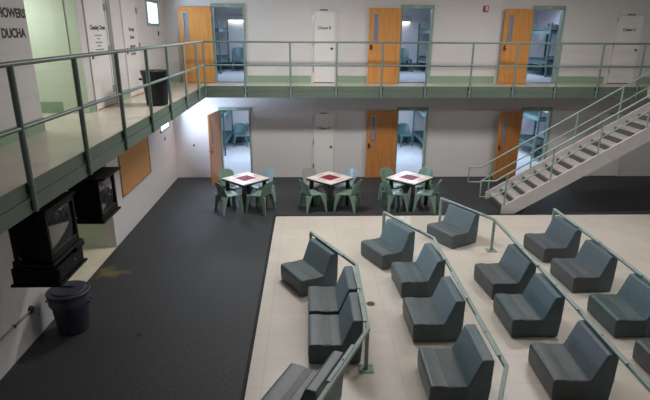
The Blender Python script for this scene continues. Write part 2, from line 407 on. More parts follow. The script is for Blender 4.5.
# ------------------------------------------------------------------ doors
door_no = 0
def cell_door(c, zb, angle, wood, label, w=.90):
    global door_no; door_no += 1
    t = thing('door_%d' % door_no, label, None, (c - OW, YB, zb), kind='structure')
    b = MB(); f = .04; x0, x1 = c - OW, c + OW
    b.box(x0 - f, x0 + .02, YB - .03, YB + .16, zb, zb + 2.15); b.box(x1 - .02, x1 + f, YB - .03, YB + .16, zb, zb + 2.15)
    b.box(x0 + .02, x1 - .02, YB - .03, YB + .16, zb + 2.05, zb + 2.15)
    b.build('door_frame', M['frame'], t, world=True, bevel=.006)
    b = MB(); b.box(c - .09, c + .09, YB - .036, YB - .030, zb + 2.075, zb + 2.125); b.build('number_plate', M['white'], t, world=True)
    b = MB(); b.box(x1 - .03, x1 - .018, YB - .036, YB - .03, zb + .95, zb + 1.15); b.build('strike_plate', M['steel'], t, world=True)
    # leaf in its own frame: hinge at origin, leaf along +x
    R = Matrix.Translation((-.03, -.055, 0)) @ Matrix.Rotation(angle, 4, 'Z')
    sx0, sx1, sz0, sz1 = w - .25, w - .135, 1.18, 1.90
    b = MB(); T = R
    b.box(0, sx0, -.022, .022, .01, 2.06, T=T); b.box(sx1, w, -.022, .022, .01, 2.06, T=T)
    b.box(sx0, sx1, -.022, .022, .01, sz0, T=T); b.box(sx0, sx1, -.022, .022, sz1, 2.06, T=T)
    lf = b.build('door_leaf', wood, t)
    b = MB()
    for s in (-1, 1):
        y0, y1 = (s*.022, s*.03) if s > 0 else (-.03, -.022)
        b.box(sx0 - .02, sx0 + .01, y0, y1, sz0 - .02, sz1 + .02, T=T); b.box(sx1 - .01, sx1 + .02, y0, y1, sz0 - .02, sz1 + .02, T=T)
        b.box(sx0 + .01, sx1 - .01, y0, y1, sz0 - .02, sz0 + .01, T=T); b.box(sx0 + .01, sx1 - .01, y0, y1, sz1 - .01, sz1 + .02, T=T)
    b.build('vision_frame', M['steel'], lf)
    b = MB(); b.box(sx0, sx1, -.006, .006, sz0, sz1, T=T); b.build('vision_glass', M['winglass'], lf)
    b = MB()
    for s in (-1, 1):
        b.box(w - .10, w - .04, s*.022 if s > 0 else -.028, .028 if s > 0 else -.022, .93, 1.08, T=T)
        b.tube([T @ Vector((w - .07, s*.025, 1.0)), T @ Vector((w - .07, s*.07, 1.0)), T @ Vector((w - .12, s*.07, 1.0))], .01, 8)
    b.build('handle', M['darkmetal'], lf)
    b = MB()
    for z in (.25, 1.03, 1.8): b.tube([(-.03, -.03, z), (-.03, -.03, z + .12)], .014, 8)
    b.build('hinge', M['steel'], t)
D = radians
cell_door(UDX[0], ZU, D(182), M['oak'], 'open honey oak door on the upper level, left of the three, folded back on the wall')
cell_door(UDX[1], ZU, D(182), M['oak'], 'open honey oak door in the middle of the upper level')
cell_door(UDX[2], ZU, D(190), M['oak'], 'open honey oak door at the right of the upper level', .86)
cell_door(LDX[0], 0, D(261), M['oakshade'], 'oak door on the lower level standing out into the hall behind the left game table')
cell_door(LDX[1], 0, D(182), M['oakshade'], 'oak door folded flat on the lower rear wall beside the right game table')
cell_door(LDX[2], 0, D(203), M['oakshade'], 'half open oak door behind the foot of the staircase', .84)

def chase_door(x0, x1, zb, h, text, label):
    global door_no; door_no += 1
    t = thing('door_%d' % door_no, label, None, ((x0+x1)/2, YB, zb), kind='structure')
    b = MB(); f = .05
    b.box(x0 - f, x0, YB - .025, YB, zb, zb + h + f); b.box(x1, x1 + f, YB - .025, YB, zb, zb + h + f); b.box(x0, x1, YB - .025, YB, zb + h, zb + h + f)
    b.build('door_frame', M['wall'], t, world=True, bevel=.004)
    b = MB(); b.box(x0 + .008, x1 - .008, YB - .016, YB, zb + .015, zb + h - .008); b.build('door_leaf', M['whitedoor'], t, world=True, bevel=.003)
    b = MB(); c = (x0 + x1)/2; b.box(x0 + .005, x1 - .005, YB - .0165, YB - .001, zb + .0, zb + .02); b.build('threshold', M['darkmetal'], t, world=True)
    for z in (.3, 1.03, 1.72):
        b = MB(); b.box(x0 - .03, x0 + .015, YB - .034, YB - .02, zb + z, zb + z + .13); b.build('hinge', M['steel'], t, world=True)
    b = MB(); b.lathe([(.012, 0), (.03, .01), (.034, .03), (.02, .045), (.001, .046)], 14)
    k = b.build('knob', M['darkmetal'], t, smooth=True); k.rotation_euler = (pi/2, 0, 0); k.location = (x1 - .09 - c, -.016, .96)
    b = MB(); b.box(c - .13, c + .10, YB - .03, YB - .024, zb + h + .01, zb + h + .045); b.build('number_plate', M['inkgrey'], t, world=True)
    lettering(text, .115, M['ink'], t, (0, -.019, 1.52), (pi/2, 0, 0), bold=.002)
chase_door(.15, .76, ZU, 1.97, 'Chase 8', 'narrow white door marked Chase on the upper level between two oak doors')
chase_door(.15, .76, 0, 1.95, 'Chase 5', 'narrow white door marked Chase on the lower level behind the middle table')
chase_door(8.86, 9.62, ZU, 1.90, 'Chase 2', 'white door marked Chase at the far right of the upper level')
chase_door(8.80, 9.68, 0, 1.95, 'Chase 1', 'white door on the lower level behind the staircase')

def closet_door(y0, y1, lines, label, wide):
    global door_no; door_no += 1
    zb, h = ZU, 2.08; c = (y0+y1)/2
    t = thing('door_%d' % door_no, label, None, (XW, c, zb), kind='structure')
    b = MB(); f = .06
    b.box(XW, XW + .03, y0 - f, y0, zb, zb + h + f); b.box(XW, XW + .03, y1, y1 + f, zb, zb + h + f); b.box(XW, XW + .03, y0, y1, zb + h, zb + h + f)
    b.build('door_frame', M['whitedoor'], t, world=True, bevel=.005)
    if wide > .1:
        b = MB(); b.box(XW, XW + .06, y1 + f, y1 + wide, zb, zb + 2.5); b.build('cover_strip', M['steel'], t, world=True, bevel=.004)
    b = MB(); b.box(XW, XW + .018, y0 + .006, y1 - .006, zb + .015, zb + h - .006); b.build('door_leaf', M['whitedoor'], t, world=True, bevel=.003)
    b = MB(); b.box(XW, XW + .05, y0, y1, zb, zb + .015); b.build('threshold', M['corkframe'], t, world=True)
    for z in (.25, 1.03, 1.80):
        b = MB(); b.box(XW + .018, XW + .055, y1 - .03, y1 + .02, zb + z, zb + z + .13); b.build('hinge', M['steel'], t, world=True)
    b = MB(); b.tube([(XW + .02, y0 + .07, zb + 1.0), (XW + .07, y0 + .07, zb + 1.0), (XW + .07, y0 + .18, zb + 1.0)], .011, 8)
    b.box(XW + .018, XW + .026, y0 + .04, y0 + .10, zb + .93, zb + 1.07)
    b.build('handle', M['darkmetal'], t, world=True)
    for txt, z, sz, wd, mk in lines:
        if txt: lettering(txt, sz, M['ink'], t, (.0195, .02, z), (pi/2, 0, pi/2), bold=.002)
        else:
            b = MB(); x = -wd/2
            while x < wd/2:
                l = random.uniform(.02, .05); b.box(.018, .0195, x, min(x + l, wd/2), z - sz/2, z + sz/2); x += l + .012
            b.build('small_print', M['inkgrey'], t)
closet_door(9.95, 10.86, [('Cleaning Closet', 1.49, .115, 0, 0), ('', 1.35, .022, .34, 0), ('', 1.29, .022, .14, 0), ('', 1.22, .022, .32, 0), ('', 1.16, .022, .18, 0), ('', 1.09, .024, .42, 0), ('', 1.02, .022, .34, 0)],
            'white cleaning closet door beside the pale green corridor opening', .22)
closet_door(11.89, 12.82, [('Storage', 1.46, .12, 0, 0), ('Room', 1.29, .11, 0, 0), ('', 1.09, .06, .36, 0), ('', .93, .055, .34, 0)],
            'white storage door beside the black upper trash can', .06)

# painted wall lettering
for txt, z, yy in (('SHOWERS', 4.525, 7.50), ('DUCHA', 4.265, 7.50)):
    o = lettering(txt, .165, M['ink'], None, (XW + .001, yy, z), (pi/2, 0, pi/2), name='wall_lettering', bold=.007, sx=1.02)
    tag(o, 'black painted word %s on the upper left wall' % txt, 'lettering')

# ------------------------------------------------------------------ guard railing of the walkways
def guard_rail():
    t = thing('guard_railing', 'green steel guard railing running around both upper walkways', 'railing', (XE, YE, ZS))
    zt, zm, x, y, r = 4.02, 3.42, XE + .045, YE - .045, .027
    X1 = 9.42
    b = MB(); b.tube([(x, .4, zt), (x, y, zt), (X1, y, zt)], r, 10); b.build('top_rail', M['railgreen'], t, world=True, smooth=True)
    b = MB(); b.tube([(x, .4, zm), (x, y, zm), (X1, y, zm)], r*.85, 10); b.build('middle_rail', M['railgreen'], t, world=True, smooth=True)
    pts = [(x, yy) for yy in (.75, 2.2, 3.62, 5.02, 6.40, 7.80, 9.22, 10.57, 12.0, 13.35)] + [(x, y)] + \
          [(xx, y) for xx in (-1.70, -.48, .76, 1.985, 3.195, 4.42, 5.625, 6.80, 7.97, 9.10)]
    for i, (px, py) in enumerate(pts):
        b = MB(); b.tube([(px, py, 2.575), (px, py, zt)], .031 if i < 10 else .027, 12); p = b.build('post', M['railgreen'], t, world=True, smooth=True)
        for z0, z1 in ((2.60, 2.70), (2.78, 2.85)):
            b = MB()
            if i < 10: b.box(XE, px, py - .045, py + .045, z0, z1)
            else: b.box(px - .045, px + .045, py, YE, z0, z1)
            b.build('bracket', M['darkmetal'], p, world=True)
guard_rail()

# ------------------------------------------------------------------ staircase
def staircase():
    y0, y1 = 11.97, 13.12; x0, go, ri = 4.90, .2812, .16824
    sl = ri/go; xt = x0 + 16*go
    t = thing('staircase', 'light painted steel staircase with beige treads rising to the upper walkway at right', 'stairs', (x0, y0, 0))
    def P(p, y): return (p[0], y, p[1])
    xa = x0 - .12
    poly = [(xa, 0), (xa, ri*1.15), (xt, ri*1.15 + sl*(xt - xa)), (xt, sl*(xt - xa) + ri*1.15 - .39), (xa + (.39 - ri*1.15)/sl, 0)]
    for a, bb, lb in ((y0 - .045, y0, 1), (y1, y1 + .045, 0)):
        b = MB(); b.prism(poly, a, bb, P); b.build('stringer', M['stair'], t, world=True, bevel=.006)
        
    for k in range(16):
        b = MB(); x = x0 + k*go; b.box(x - .02, x + go - .008, y0, y1, (k+1)*ri - .045, (k+1)*ri)
        b.build('tread', M['tread'], t, world=True, bevel=.004)
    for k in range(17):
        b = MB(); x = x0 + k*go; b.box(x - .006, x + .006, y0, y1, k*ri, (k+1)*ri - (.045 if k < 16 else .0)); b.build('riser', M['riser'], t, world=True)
    def zl(x): return ri + sl*(x - x0)            # nosing line
    for side, y, dz, hk in (('near', y0 - .02, .55, 0), ('far', y1 + .02, .72, .12)):
        r = .022; xl, zt0, zm0 = (4.21, .85, .45) if side == 'near' else (4.27, .88, .475)
        xb = 4.57; ztop = lambda x: zt0 + .606*(x - xb); dm = zt0 - zm0
        xe = 9.25
        b = MB(); b.tube([(xl, y, zt0), (xb, y, zt0), (xe, y, ztop(xe))], r, 10)
        h = b.build('handrail', M['seatrail'], t, world=True, smooth=True)
        b = MB(); b.tube([(xl, y, zt0), (xl, y, zm0), (xb, y, zm0), (xe, y, ztop(xe) - dm)], r*.85, 10)
        q = b.build('middle_rail', M['seatrail'], t, world=True, smooth=True)
        for px in (4.84, 5.91, 6.98, 8.05, 9.12):
            b = MB(); b.tube([(px, y, zl(px) - .10), (px, y, ztop(px))], r*.95, 10)
            b.build('post', M['seatrail'], h, world=True, smooth=True)
staircase()

# ------------------------------------------------------------------ lounge seats
def seat_obj(kind):
    t = thing('lounge_seat', '', 'seat', group='moulded lounge seats in four rows')
    h = .40
    def P(p, y): return (p[0] - .365, y, p[1])
    sm, bmm = M['seat_' + kind], M['back_' + kind]
    prof = [(.012, .016), (.0, .16), (.002, .295), (.03, .318), (.14, .322), (.235, .306), (.31, .304), (.40, .310), (.462, .306), (.462, .016)]
    b = MB(); b.prism(prof, -h, h, P); st = b.build('seat', sm, t, bevel=.018, seg=3)
    b = MB(); b.prism([(.225, .3055), (.32, .3035), (.32, .309), (.225, .311)], -h + .02, h - .02, P); 
    wb = b.build('worn_band', M['seat_worn'], st, bevel=.002); wb['label'] = 'slightly sunken darker band across the seat'
    b = MB(); b.prism([(.445, .016), (.445, .306), (.468, .335), (.592, .655), (.612, .678), (.738, .678), (.735, .30), (.715, .016)], -h, h, P)
    b.build('backrest', bmm, t, bevel=.022, seg=3)
    b = MB(); b.box(-.365 + .04, .31, -h + .04, h - .04, .006, .05); b.build('plinth', M['blackstrip'], t)
    return t
protos = {}
ROWS = 'ABCD'
def at_front(x, y, th):   # front-edge centre -> seat centre
    return (x - .02 + .365*cos(th), y - .03 + .365*sin(th), 0)
SEATS = [
 ('grey', -.31, 8.17, 29, 'grey lounge seat turned towards the middle, first in the leftmost row'),
 ('grey', .0, 7.26, 1, 'grey lounge seat facing left, second in the leftmost row, touching the seat before it'),
 ('grey', .0, 6.38, 0, 'grey lounge seat facing left beside the bend of the leftmost rail, near its floor post'),
 ('slate', -.40, 5.26, -26, 'dark slate lounge seat cut by the bottom edge, nearest in the leftmost row'),
 ('grey', 1.23, 9.20, 26, 'grey lounge seat in front of the right game table, first in the second row'),
 ('grey', 1.545, 8.16, 4, 'grey lounge seat second in the second row from the left'),
 ('grey', 1.51, 6.86, 1, 'grey lounge seat third in the second row from the left'),
 ('grey', 1.46, 5.50, -1, 'large grey lounge seat nearest the bottom bend of the second rail'),
 ('slate', 1.10, 4.22, -26, 'lounge seat whose top corner barely shows at the bottom edge by the second rail'),
 ('grey', 2.79, 10.13, 29, 'grey lounge seat farthest back, standing alone by the rail near the foot of the stairs'),
 ('slate', 3.06, 8.07, 5, 'slate lounge seat second in the third row, beside the green floor post'),
 ('teal', 3.00, 6.95, 0, 'teal lounge seat with a shiny front edge, third in the third row'),
 ('slate', 3.00, 5.58, -2, 'large dark slate lounge seat nearest in the third row'),
 ('slate', 4.56, 9.50, 6, 'slate lounge seat at the far end of the rightmost row, under the stairs'),
 ('slate', 4.555, 8.27, 3, 'slate lounge seat second in the rightmost row'),
 ('teal', 4.53, 6.91, 0, 'teal lounge seat third in the rightmost row, at the right edge'),
 ('slate', 4.50, 5.62, 0, 'dark slate lounge seat cut by the lower right edge, nearest in the rightmost row'),
]
for kind, x, y, a, lab in SEATS:
    th = radians(a)
    if kind not in protos:
        t = seat_obj(kind); protos[kind] = t; t.location = at_front(x, y, th); t.rotation_euler = (0, 0, th); t['label'] = lab
    else:
        copy_tree(protos[kind], at_front(x, y, th), th, lab)

def seat_rail(path, posts, bars, label, zt=.715):
    x0, y0 = path[0]
    t = thing('seat_rail', label, 'rail', (x0, y0, 0), group='floor rails behind the lounge seats')
    b = MB(); b.tube([(x, y, zt - .025) for x, y in path], .025, square=True)
    b.build('rail', M['seatrail'], t, world=True, bevel=.006)
    for (x, y, ang, end) in posts:
        T = Matrix.Translation((x, y, 0)) @ Matrix.Rotation(ang, 4, 'Z')
        b = MB(); b.box(-.024, .024, -.024, .024, .012, zt - .05, T=T); pp = b.build('post', M['seatrail'], t, world=True, bevel=.005)
        b = MB(); b.box(-.10, .10, -.09, .09, .006, .018, T=T)
        for sx in (-.07, .07):
            for sy in (-.06, .06): b.box(sx - .012, sx + .012, sy - .012, sy + .012, .018, .028, T=T)
        b.build('base_plate', M['seatrail'], pp, world=True)
    for (sg, u0, u1) in bars:
        a, c = Vector(path[sg]), Vector(path[sg+1]); d = (c - a).normalized(); n = Vector((-d.y, d.x)); n = n if n.x < 0 else -n
        A, Bp = a + d*u0 + n*.03, a + d*u1 + n*.03; ang = math.atan2(d.y, d.x); L = (Bp - A).length
        T = Matrix.Translation((A.x, A.y, 0)) @ Matrix.Rotation(ang, 4, 'Z')
        b = MB(); b.box(0, L, -.024, .024, zt - .006, zt + .012, T=T)
        m_ = b.build('mounting_bar', M['barmetal'], t, world=True, bevel=.003)
        b = MB(); b.lathe([(.011, 0), (.011, .005), (.004, .007)], 8, c=tuple(T @ Vector((L*.45, 0, zt + .012))))
        b.build('bolt', M['darkmetal'], m_, world=True)
    return t
seat_rail([(.03, 9.08), (.775, 7.62), (.755, 5.74), (.10, 4.40), (-.25, 3.7)], [(.035, 9.06, -1.1, 0), (.757, 5.84, 0, 0), (-.24, 3.74, -.4, 0)],
          [(0, .18, 1.25), (1, .08, .85), (1, .95, 1.75), (2, .45, 1.2)], 'green rail bent twice behind the leftmost row of lounge seats')
seat_rail([(1.575, 10.17), (2.30, 8.74), (2.25, 4.92), (1.96, 4.33), (1.5, 3.4)], [(1.58, 10.15, -1.1, 0), (1.51, 3.42, .4, 0)],
          [(0, .22, 1.2), (1, .15, 1.0), (1, 1.45, 2.3), (1, 2.75, 3.65)], 'green rail with a shiny bar behind the second row of lounge seats')
seat_rail([(3.02, 11.12), (3.77, 9.69), (3.74, 7.0), (3.66, 4.4), (3.1, 3.2)], [(3.03, 11.10, -1.1, 0), (3.77, 9.69, 0, 0), (3.12, 3.24, .4, 0)],
          [(0, .3, 1.35), (1, 1.0, 2.2), (2, -.4, .9), (2, 1.05, 2.1)], 'long green rail behind the third row, with a floor post at its bend')
seat_rail([(5.285, 10.32), (5.27, 8.4), (5.21, 6.5), (5.16, 3.4)], [(5.285, 10.30, 0, 0), (5.17, 3.5, 0, 0)],
          [(0, .1, 1.1), (0, 1.3, 1.9), (1, .3, 1.3), (2, .3, 1.3)], 'green rail behind the rightmost row of lounge seats')

# ------------------------------------------------------------------ game tables and chairs
def game_table():
    t = thing('game_table', '', 'table', group='square game tables by the rear wall'); s = .43
    b = MB(); b.box(-s, s, -s, s, .725, .752); tt = b.build('tabletop', M['ttop'], t, bevel=.008)
    b = MB(); b.box(-s + .004, s - .004, -s + .004, s - .004, .690, .7245); b.build('apron', M['tblack'], t)
    b = MB(); q = .20/4
    for i in range(8):
        for j in range(8): b.box(-.20 + i*q, -.20 + (i+1)*q, -.20 + j*q, -.20 + (j+1)*q, .752, .7535, (i + j) % 2)
    c = b.build('checkerboard', [M['red'], M['darkred']], tt); c['label'] = 'dark red checkerboard inlay'
    for k in range(4):
        R = Matrix.Rotation(k*pi/2, 4, 'Z'); b = MB()
        for j in range(3): b.box(-.15, .15 - .05*(j % 2), .27 + j*.04, .282 + j*.04, .752, .7532, T=R)
        b.box(-.15, -.138, .282, .350, .752, .7532, T=R)
        b.build('printed_rules', M['pink'], tt)
    for sx in (-1, 1):
        for sy in (-1, 1):
            b = MB(); x, y = sx*(s - .10), sy*(s - .10); b.box(x - .038, x + .038, y - .038, y + .038, 0, .690); b.build('leg', M['tblack'], t, bevel=.005)
    return t
def plastic_chair():
    """one-piece moulded chair, facing +x, centre of the seat at the origin"""
    t = thing('plastic_chair', '', 'chair', group='moulded plastic chairs around the game tables')
    b = MB(); nx, ny = 9, 9; vs = []
    for layer in (0, 1):
        for i in range(nx):
            for j in range(ny):
                u, v = i/(nx-1), j/(ny-1)*2 - 1
                w = .225 - .02*(1-u); x = -.21 + .43*u; y = v*w*(1 - .10*max(0, u*2-1)**3*abs(v)**2)
                z = .435 - .022*(1 - v*v)*sin(pi*min(1, u*1.05)) - .03*max(0, u - .82)/.18 + .02*(1-u)**3 + .012*abs(v)**6
                vs.append((x, y, z - layer*.018))
    fs = []
    N = nx*ny
    for i in range(nx-1):
        for j in range(ny-1):
            a = i*ny + j; fs += [(a, a+1, a+ny+1, a+ny), (N+a, N+a+ny, N+a+ny+1, N+a+1)]
    for i in range(nx-1):
        for j in (0, ny-1): a = i*ny+j; fs.append((a, a+ny, N+a+ny, N+a))
    for j in range(ny-1):
        for i in (0, nx-1): a = i*ny+j; fs.append((a, a+1, N+a+1, N+a))
    b.add(vs, fs); b.build('seat', M['chair'], t, smooth=True)
    # backrest: wraps around the sitter
    b = MB(); nu, nv = 13, 8; vs = []
    for layer in (0, 1):
        for i in range(nu):
            for j in range(nv):
                a = (i/(nu-1)*2 - 1); v = j/(nv-1)
                R_ = .235 + .012*v - layer*.014
                ang = a*1.02
                x = -.045 - R_*cos(ang)*(.78) - .09*v
                y = R_*sin(ang)*1.12
                top = .79 - .10*abs(a)**3.2
                bot = .445 + .10*max(0, 1 - abs(a)*1.5)*0 
                z = bot + (top - bot)*v
                vs.append((x, y, z))
    fs = []; N = nu*nv
    for i in range(nu-1):
        for j in range(nv-1):
            q = i*nv + j; fs += [(q, q+1, q+nv+1, q+nv), (N+q, N+q+nv, N+q+nv+1, N+q+1)]
    for i in range(nu-1):
        for j in (0, nv-1): q = i*nv+j; fs.append((q, q+nv, N+q+nv, N+q))
    for j in range(nv-1):
        for i in (0, nu-1): q = i*nv+j; fs.append((q, q+1, N+q+1, N+q))
    b.add(vs, fs); b.build('backrest', M['chair'], t, smooth=True)
    for sx in (-1, 1):
        for sy in (-1, 1):
            b = MB(); x1, y1 = sx*.185 - .01, sy*.19; x0, y0 = sx*.225 - (.03 if sx < 0 else -.01), sy*.235
            vs = []
            for z, x, y, w in ((0, x0, y0, .024), (.20, (x0*.6+x1*.4), (y0*.6+y1*.4), .034), (.36, x1, y1, .058), (.43, x1*.9, y1*.93, .075)):
                vs += [(x - w, y - w*.55, z), (x + w, y - w*.55, z), (x + w, y + w*.55, z), (x - w, y + w*.55, z)]
            fs = [(0, 3, 2, 1), (12, 13, 14, 15)]
            for k in range(3):
                for j in range(4): fs.append((k*4+j, k*4+(j+1) % 4, k*4+4+(j+1) % 4, k*4+4+j))
            b.add(vs, fs); b.build('leg', M['chair'], t, bevel=.006)
    t.scale = (1.07, 1.07, 1.05)
    return t
TB = [(-1.60, 12.62, 'left'), (.535, 12.66, 'middle'), (2.585, 12.65, 'right')]
tp = game_table(); cp = plastic_chair(); first = True; firstc = True
where = {225: 'near left', 315: 'near right', 135: 'far left', 45: 'far right'}
for ti, (x, y, nm) in enumerate(TB):
    lab = {'left': 'square game table with red checkerboard, leftmost, by the standing oak door', 'middle': 'square game table with red checkerboard, middle, in front of the narrow Chase door',
           'right': 'square game table with red checkerboard, right, in front of the bright cell doorway'}[nm]
    if first: tp.location = (x, y, 0); tp.rotation_euler = (0, 0, radians(46)); tp['label'] = lab; first = False
    else: copy_tree(tp, (x, y, 0), radians(46), lab)
    for a in (225, 315, 135, 45):
        aa = radians(a + random.uniform(-5, 5)); dist = .525 + random.uniform(-.01, .02) + (.025 if a > 200 else 0)
        loc = (x + dist*cos(aa), y + dist*sin(aa), 0); rz = aa + pi + radians(random.uniform(-6, 6) + {225: -20, 315: 20, 135: 0, 45: -16}[a])
        m = None; colr = 'green'
        if ti == 1 and a == 135: m = {M['chair'].name: M['chairgrey']}; colr = 'grey beige'
        if (ti == 1 and a == 45) or (ti == 0 and a == 45): m = {M['chair'].name: M['bluesheen_frame']}; colr = 'blue-sheened green'  # green chairs whose bluish reflection is put into the colour
        lb = '%s plastic chair on the %s side of the %s game table' % (colr, where[a], 'left' if ti == 0 else nm)
        if firstc: cp.location = loc; cp.rotation_euler = (0, 0, rz); cp['label'] = lb; firstc = False
        else: copy_tree(cp, loc, rz, lb, m)

# ------------------------------------------------------------------ cell furniture
def bunk_bed():
    """origin: floor centre; 2.0 m along y, 0.78 wide"""
    t = thing('bunk_bed', '', 'bed', group='steel bunk beds in the cells'); hx, hy = .39, 1.0
    for sx in (-1, 1):
        for sy in (-1, 1):
            b = MB(); b.box(sx*hx - .025, sx*hx + .025, sy*hy - .025, sy*hy + .025, 0, 1.72); b.build('post', M['bunk'], t)
    for z in (.46, 1.42):
        b = MB(); b.box(-hx + .025, hx - .025, -hy + .025, hy - .025, z - .02, z); b.box(-hx - .02, -hx + .02, -hy + .025, hy - .025, z - .05, z + .05); b.box(hx - .02, hx + .02, -hy + .025, hy - .025, z - .05, z + .05)
        b.box(-hx + .025, hx - .025, -hy - .02, -hy + .02, z - .05, z + .05); b.box(-hx + .025, hx - .025, hy - .02, hy + .02, z - .05, z + .05)
        b.build('bed_platform', M['bunk'], t)
    b = MB()
    for k in range(5): z = .62 + k*.24; b.tube([(-.15, -hy - .03, z), (.15, -hy - .03, z)], .012, 6)
    for x in (-.15, .15): b.tube([(x, -hy - .03, .40), (x, -hy - .03, 1.68)], .014, 6)
    b.build('ladder', M['bunk'], t)
    return t
def mattress_obj():
    b = MB(); b.box(-.36, .36, -.95, .95, .0, .09); return b.build('mattress', M['mattress'], None, bevel=.03, seg=3)
bp_, mp_ = bunk_bed(), mattress_obj(); mp_['group'] = 'mattresses on the cell bunks'; mp_['category'] = 'mattress'
fb = True
BUNKS = [(-3.38, 19.2, 'left'), (4.55, 19.2, 'middle'), (8.30, 18.4, 'right')]
for lv, zb in (('upper', ZU), ('lower', 0)):
    for x, y, nm in BUNKS:
        if lv == 'lower' and nm == 'right': x = 8.30
        lab = 'teal steel bunk bed seen through the %s doorway on the %s level' % (nm, lv)
        if fb: bp_.location = (x, y, zb + .003); bp_['label'] = lab
        else: copy_tree(bp_, (x, y, zb + .003), 0, lab)
        for z, w in ((.463, 'bottom'), (1.423, 'top')):
            ml = 'dark mattress on the %s bunk in the %s %s cell' % (w, lv, nm)
            if fb: mp_.location = (x, y, zb + z); mp_['label'] = ml; fb = False
            else:
                c = mp_.copy(); COL.objects.link(c); c.location = (x, y, zb + z); c['label'] = ml
def blanket(x, y, z, sx, sy, h, lab):
    b = MB(); n = 9; vs = []
    rnd = random.Random(x*7 + y)
    for i in range(n):
        for j in range(n):
            u, v = i/(n-1)*2-1, j/(n-1)*2-1; e = (1-u**4)*(1-v**4)
            vs.append((u*sx, v*sy, h*e*(.6 + .4*rnd.random())))
    fs = [(i*n+j, i*n+j+1, (i+1)*n+j+1, (i+1)*n+j) for i in range(n-1) for j in range(n-1)]
    fs.append(tuple([i*n for i in range(n)] + [(n-1)*n + j for j in range(1, n)] + [i*n + n-1 for i in range(n-2, -1, -1)] + [j for j in range(n-2, 0, -1)]))
    b.add(vs, fs); o = b.build('blanket', M['blanket'], smooth=True); o.location = (x, y, z); tag(o, lab, 'blanket', 'bundled blankets on the bunks')
blanket(8.28, 17.9, ZU + 1.5165, .3, .5, .17, 'bundled dark blanket on the top bunk, right doorway of the upper level')
blanket(8.28, 17.7, ZU + .5565, .3, .5, .15, 'bundled dark blanket on the bottom bunk, right doorway of the upper level')
blanket(8.28, 17.8, .5565, .3, .55, .16, 'bundled dark blanket on the bottom bunk behind the staircase')
blanket(4.5, 18.6, .5565, .28, .4, .16, 'bundled dark blanket on the bottom bunk behind the right game table')
for x, zb, lab in ((-2.66, 0, 'teal plastic chair at the back of the lower left cell'), (3.78, 0, 'teal plastic chair at the back of the lower middle cell'),
                   (-2.55, ZU, 'teal plastic chair at the back of the upper left cell'), (3.55, ZU, 'teal plastic chair at the back of the upper middle cell')):
    c = copy_tree(cp, (x, 19.85 if zb == 0 else 19.7, zb + .003), radians(-80), lab, {M['chair'].name: M['bunk']}); c['group'] = 'plastic chairs inside the cells'
def desk(x, zb, lab):
    t = thing('wall_desk', lab, 'desk', (x, 20.49, zb), group='small desks fixed to the cell walls')
    b = MB(); b.box(-.30, .30, -.42, 0, .74, .77); b.build('desktop', M['bunk'], t)
    b = MB()
    for s in (-.26, .26): b.box(s - .015, s + .015, -.36, 0, .50, .74)
    b.build('bracket', M['bunk'], t)
desk(-2.20, 0, 'small steel desk on the back wall of the lower left cell')
desk(3.35, ZU, 'small steel desk on the back wall of the upper middle cell')
def cell_light(x, z, lab):
    t = thing('wall_light', lab, 'light', (x, 20.5, z), group='fluorescent wall lights in the cells')
    b = MB(); b.prism([(0, -.07), (0, .13), (-.09, .13), (-.14, .03), (-.13, -.05)], -.34, .34, lambda p, a: (a, p[0], p[1])); b.build('housing', M['lampbody'], t, bevel=.005)
    b = MB(); b.box(-.30, .30, -.125, -.02, -.095, -.071); b.build('diffuser', M['glowcell'], t, bevel=.008)
cell_light(-2.66, 4.70, 'fluorescent wall light seen through the upper left doorway')
cell_light(3.52, 4.68, 'fluorescent wall light seen through the upper middle doorway')
cell_light(6.9, 4.70, 'fluorescent wall light inside the upper right cell')
cell_light(-2.3, 2.2, 'fluorescent wall light inside the lower left cell')
cell_light(3.0, 2.2, 'fluorescent wall light inside the lower middle cell')
cell_light(6.9, 2.2, 'fluorescent wall light inside the lower right cell')

# ceiling fixtures (the lamps at the top of the file sit just under them)
for i, (x, y, pw) in enumerate(HALL):
    t = thing('ceiling_light', 'wide fluorescent ceiling light above the hall', 'light', (x, y, ZC), group='ceiling lights of the hall')
    b = MB(); b.box(-.95, .95, -.30, .30, -.12, 0); b.build('housing', M['lampbody'], t)
    b = MB(); b.box(-.9, .9, -.25, .25, -.13, -.121); b.build('diffuser', M['glowhall'], t)

